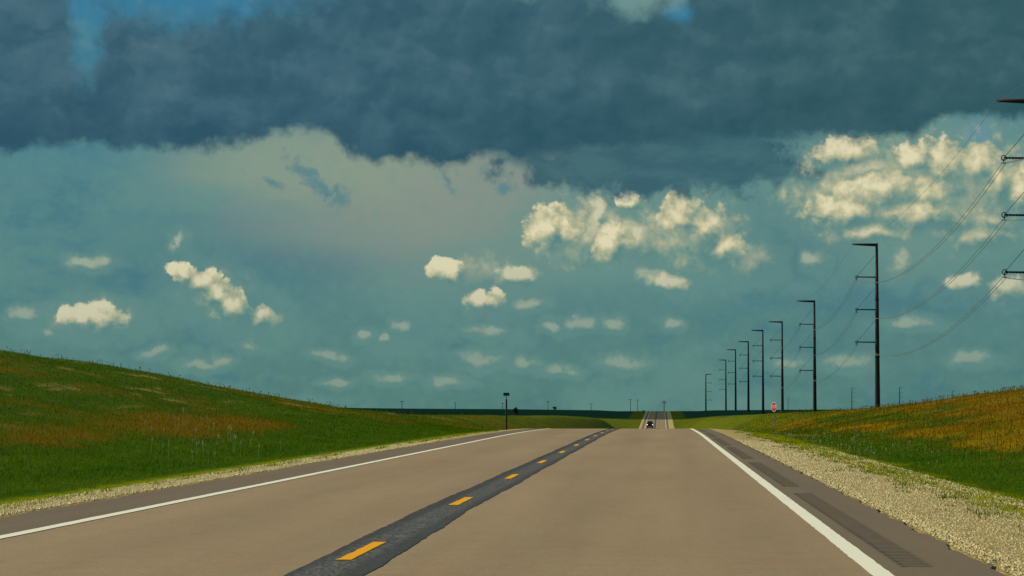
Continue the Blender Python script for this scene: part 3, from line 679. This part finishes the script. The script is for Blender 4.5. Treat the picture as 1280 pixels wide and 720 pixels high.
# wooden utility poles along a far lane on the left
def wood_pole(H, arms=1):
    t = empty('utility_pole', (0, 0, 0)); bm = bmesh.new(); tube(bm, [(0, 0, -.6), (0, 0, H)], [.26, .20], 8); obj('post', bm, M['old_wood'], t, True)
    for a in range(arms):
        bm = bmesh.new(); box(bm, (0, -.3, H-.5-1.1*a), (3.0, .26, .28)); obj('crossarm', bm, M['old_wood'], t)
        for xq in (-1.35, -.5, .5, 1.35):
            bm = bmesh.new(); tube(bm, [(xq, -.3, H-.38-1.1*a), (xq, -.3, H-.05-1.1*a)], [.09, .06], 6); obj('insulator', bm, M['insulator'], t)
    return t
for (px, top, yy, ar, lab) in ((502, 503.5, 2150, 1, 'wooden utility pole on the dark far hill, leftmost of the far row'), (569, 504.5, 2500, 1, 'wooden utility pole peeping over the dark far hill'),
                               (628, 503.5, 2700, 1, 'wooden utility pole just left of the green street sign'), (685, 501.5, 2700, 1, 'wooden utility pole midway between street sign and far road'),
                               (739, 504.5, 3000, 1, 'wooden utility pole leaning above the plain, left of the paired poles'), (788, 499, 2700, 1, 'left one of two close utility poles beside the far road'),
                               (797, 499.5, 2750, 1, 'right one of two close utility poles beside the far road'), (830, 501, 1900, 2, 'utility pole standing right at the top of the far road')):
    xx = (px-827)/FPX*yy; zb = zland(xx, yy); p = wood_pole(max(6, EYE+(512-top)/FPX*yy-zb), ar); p.location = (xx, yy, zb); p.rotation_euler = (0, 0, random.uniform(-.5, .5))
    tag(p, lab, 'utility pole', 'wooden utility poles on the far plain')

# ---------------------------------------------------------------- far trees
def tree(px, py, yy, hgt, wid, lab):
    xx = (px-827)/FPX*yy; zb = zland(xx, yy); t = empty('tree', (xx, yy, zb)); bm = bmesh.new()
    tube(bm, [(0, 0, -.4), (.1, 0, hgt*.35), (0, .1, hgt*.8)], [.05*hgt, .035*hgt, .01*hgt], 7)
    for a in range(5):
        an = a*1.3; tube(bm, [(0, 0, hgt*.3), (math.cos(an)*wid*.3, math.sin(an)*wid*.3, hgt*.62)], [.02*hgt, .006*hgt], 5)
    obj('trunk', bm, M['bark'], t)
    n = 1500; cen = RNG.normal(0, 1, (14, 3)); cen /= np.linalg.norm(cen, axis=1)[:, None]; cen = cen*RNG.uniform(.3, .75, (14, 1))*np.array([wid/2, wid/2, hgt*.38])+np.array([0, 0, hgt*.6])
    c = cen[RNG.integers(0, 14, n)]+RNG.normal(0, 1, (n, 3))*np.array([wid*.11, wid*.11, hgt*.085]); c[:, 2] = np.maximum(c[:, 2], hgt*.12)
    d1, d2 = RNG.normal(0, .045*hgt, (n, 3)), RNG.normal(0, .045*hgt, (n, 3))
    obj_ = mesh_np('crown', np.stack([c, c+d1, c+d2], 1).reshape(-1, 3), np.arange(3*n).reshape(-1, 3), M['leaf'], t)
    tag(t, lab, 'tree')
tree(645, 516, 1250, 3.9, 2.6, 'small dark tree on the far field right of the street sign')
tree(694, 512, 2750, 4.2, 5.0, 'small dark round tree on the horizon beside a utility pole')
tree(804, 510, 2500, 4.5, 2.6, 'tiny dark tree poking above the horizon left of the far road')

# ---------------------------------------------------------------- signs at the crossing behind the crest
def text_mesh(txt, size, name, mat, parent, loc, rot=(math.pi/2, 0, 0), ext=.003):
    cu = bpy.data.curves.new(name, 'FONT'); cu.body = txt; cu.size = size; cu.align_x = 'CENTER'; cu.align_y = 'CENTER'; cu.extrude = ext
    o = bpy.data.objects.new(name, cu); COL.objects.link(o); dg = bpy.context.evaluated_depsgraph_get(); me = bpy.data.meshes.new_from_object(o.evaluated_get(dg))
    bpy.data.objects.remove(o); r = bpy.data.objects.new(name, me); COL.objects.link(r); me.materials.append(mat) if not me.materials else None; me.materials[0] = mat
    r.location = loc; r.rotation_euler = rot; r.parent = parent; return r
def octagon(bm, r, y, th):
    a = [bm.verts.new((r*math.cos(math.pi/8+i*math.pi/4), y, r*math.sin(math.pi/8+i*math.pi/4))) for i in range(8)]
    b = [bm.verts.new((v.co.x, y+th, v.co.z)) for v in a]
    bm.faces.new(a); bm.faces.new(b[::-1])
    for i in range(8): bm.faces.new((a[i], b[i], b[(i+1) % 8], a[(i+1) % 8]))
def sign_base(px, yy): xx = (px-827)/FPX*yy; return xx, yy, zland(xx, yy)
x, y, z = sign_base(966.5, 250); ss_ = empty('stop_sign', (x, y, z), math.radians(-57)); zc = EYE+(512-508.6)/FPX*250-z
bm = bmesh.new(); box(bm, (0, .05, (zc+.30)/2-.2), (.075, .05, zc+.5), 0, .008); obj('post', bm, M['galv'], ss_)
bm = bmesh.new(); octagon(bm, .435, -.004, .006); pl = obj('sign_plate', bm, M['white_sheet'], ss_); pl.location = (0, 0, zc)
bm = bmesh.new(); octagon(bm, .40, -.010, .004); pf = obj('red_face', bm, M['red_sheet'], pl)
tx = text_mesh('STOP', .40, 'lettering', M['white_sheet'], pl, (0, -.0135, 0)); tx.scale = (.82, 1.0, 1)
tag(ss_, 'red octagonal stop sign on a thin post in the right verge', 'stop sign')
x, y, z = sign_base(633, 235); st = empty('street_sign', (x, y, z), math.radians(8)); zt = EYE+(512-491)/FPX*235-z
bm = bmesh.new(); box(bm, (0, 0, (zt-.5)/2-.2), (.13, .13, zt-.1), 0, .015); obj('post', bm, M['old_wood'], st)
bm = bmesh.new(); box(bm, (0, 0, zt-.32), (.05, .05, .26)); obj('bracket', bm, M['galv'], st)
bm = bmesh.new(); box(bm, (0, 0, zt-.12), (.50, .02, .26), 0, .004); bl = obj('name_plate', bm, M['green_sheet'], st)
tag(st, 'small green street name plate on a tall dark post left of the road', 'street sign')

# ---------------------------------------------------------------- oncoming vehicle
def make_car(loc):
    t = empty('car', loc)
    # body as a loft of cross sections from nose (y=0) to tail (y=4.9)
    prof = [(0.0,.24,1.06,.88),(.12,.20,1.14,.96),(1.05,.20,1.19,.99),(1.25,.20,1.20,.99),(4.7,.24,1.20,.97),(4.9,.40,1.14,.90)]
    bm = bmesh.new(); rs = []
    for (yy, z0, z1, hw) in prof:
        zz = [(-hw*.92, z0), (-hw, z0+.22), (-hw, z1-.22), (-hw*.93, z1), (hw*.93, z1), (hw, z1-.22), (hw, z0+.22), (hw*.92, z0)]
        rs.append([bm.verts.new((a, yy, b)) for a, b in zz])
    for a, b in zip(rs[:-1], rs[1:]):
        for i in range(8): bm.faces.new((a[i], a[(i+1) % 8], b[(i+1) % 8], b[i]))
    bm.faces.new(rs[0][::-1]); bm.faces.new(rs[-1]); bmesh.ops.recalc_face_normals(bm, faces=bm.faces); obj('body', bm, M['car_paint'], t)
    bm = bmesh.new(); rs = []
    for (yy, hw, z) in ((1.22,.90,1.195),(2.0,.76,1.80),(2.2,.75,1.86),(4.2,.75,1.84),(4.72,.88,1.195)):
        rs.append([bm.verts.new((-.90 if z > 1.3 else -hw, yy, 1.195)), bm.verts.new((-hw, yy, z)), bm.verts.new((hw, yy, z)), bm.verts.new((.90 if z > 1.3 else hw, yy, 1.195))])
    for a, b in zip(rs[:-1], rs[1:]):
        for i in range(3): bm.faces.new((a[i], a[i+1], b[i+1], b[i]))
    bmesh.ops.recalc_face_normals(bm, faces=bm.faces); obj('cabin', bm, M['car_paint'], t)
    bm = bmesh.new(); v = [bm.verts.new(p) for p in ((-.80,1.235,1.235),(.80,1.235,1.235),(.68,1.955,1.79),(-.68,1.955,1.79))]
    for q in v: q.co.y -= .02; q.co.z += .012
    bm.faces.new(v); obj('windscreen', bm, M['glass'], t)
    for s in (-1, 1):
        bm = bmesh.new(); v = [bm.verts.new(p) for p in ((s*.905,1.75,1.27),(s*.905,4.3,1.27),(s*.765,4.05,1.74),(s*.765,2.15,1.74))]; bm.faces.new(v); obj('side_window', bm, M['glass'], t)
        bm = bmesh.new(); bmesh.ops.create_uvsphere(bm, u_segments=12, v_segments=8, radius=.115); bmesh.ops.scale(bm, vec=(1.25, .5, .8), verts=bm.verts); h_ = obj('headlight', bm, M['lamp'], t, True); h_.location = (s*.78, .03, 1.0)
        bm = bmesh.new(); box(bm, (s*1.06, 1.55, 1.26), (.20, .10, .15), 0, .03); obj('mirror', bm, M['car_paint'], t)
        for yy in (.95, 3.9):
            bm = bmesh.new(); tube(bm, [(s*.99, yy, .36), (s*.74, yy, .36)], .36, 20); wl = obj('wheel', bm, M['rubber'], t)
            bm = bmesh.new(); tube(bm, [(s*1.0, yy, .36), (s*.97, yy, .36)], .22, 14); obj('rim', bm, M['chrome'], wl)
    bm = bmesh.new(); box(bm, (0, -.015, .80), (1.05, .05, .20), 0, .02); obj('grille', bm, M['rubber'], t)
    bm = bmesh.new(); box(bm, (0, -.05, .48), (1.15, .14, .15), 0, .04); obj('bumper', bm, M['chrome'], t)
    return t
cy = 985.0; cx = (812.3-827)/FPX*cy; ca = make_car((cx, cy, float(zr(np.array([cy]))[0]))); ca.scale = (1.12, 1.12, 1.36); ca.rotation_euler = (math.atan((float(zr(np.array([cy+3]))[0])-float(zr(np.array([cy-3]))[0]))/6), 0, 0)
tag(ca, 'dark car with headlights on, driving towards us up the far road', 'car')

# ---------------------------------------------------------------- the cloud whose shade lies over the far plain
def shade_cloud():
    alt = 900.0; off = sund*(alt/sund.z)          # a cloud here shades the land at (x-off.x, y-off.y)
    nu, nv = 70, 50; u = np.linspace(-1, 1, nu); v = np.linspace(-1, 1, nv); U, Vv = np.meshgrid(u, v)
    r = np.maximum(np.abs(U)**3, 0)+np.abs(Vv)**3; e = np.clip(1-r, 0, 1)**.5
    cxx, cyy, hx, hy = off.x-200, off.y+1180+1500, 1900, 1500
    rag = 70*np.sin(U*9+1)*np.sin(Vv*7)+40*np.sin(U*23)
    Xc = cxx+U*hx; Yc = cyy+Vv*hy+rag*(np.abs(Vv))*.5
    lump = 60*np.sin(U*11+Vv*5)+45*np.sin(Vv*17-U*9)+30*np.sin(U*31)*np.sin(Vv*29)
    top = np.stack([Xc, Yc, alt+e*(260+lump)], -1).reshape(-1, 3); bot = np.stack([Xc, Yc, alt-e*(40+.25*lump)], -1).reshape(-1, 3)
    i = np.arange(nv-1)[:, None]*nu+np.arange(nu-1)[None]; F = np.stack([i, i+1, i+1+nu, i+nu], -1).reshape(-1, 4)
    return mesh_np('cloud', np.concatenate([top, bot]), np.concatenate([F, F[:, ::-1]+nu*nv]), M['cloud'], smooth=True)
tag(shade_cloud(), 'broad grey cloud overhead whose shade lies on the far plain', kind='structure')
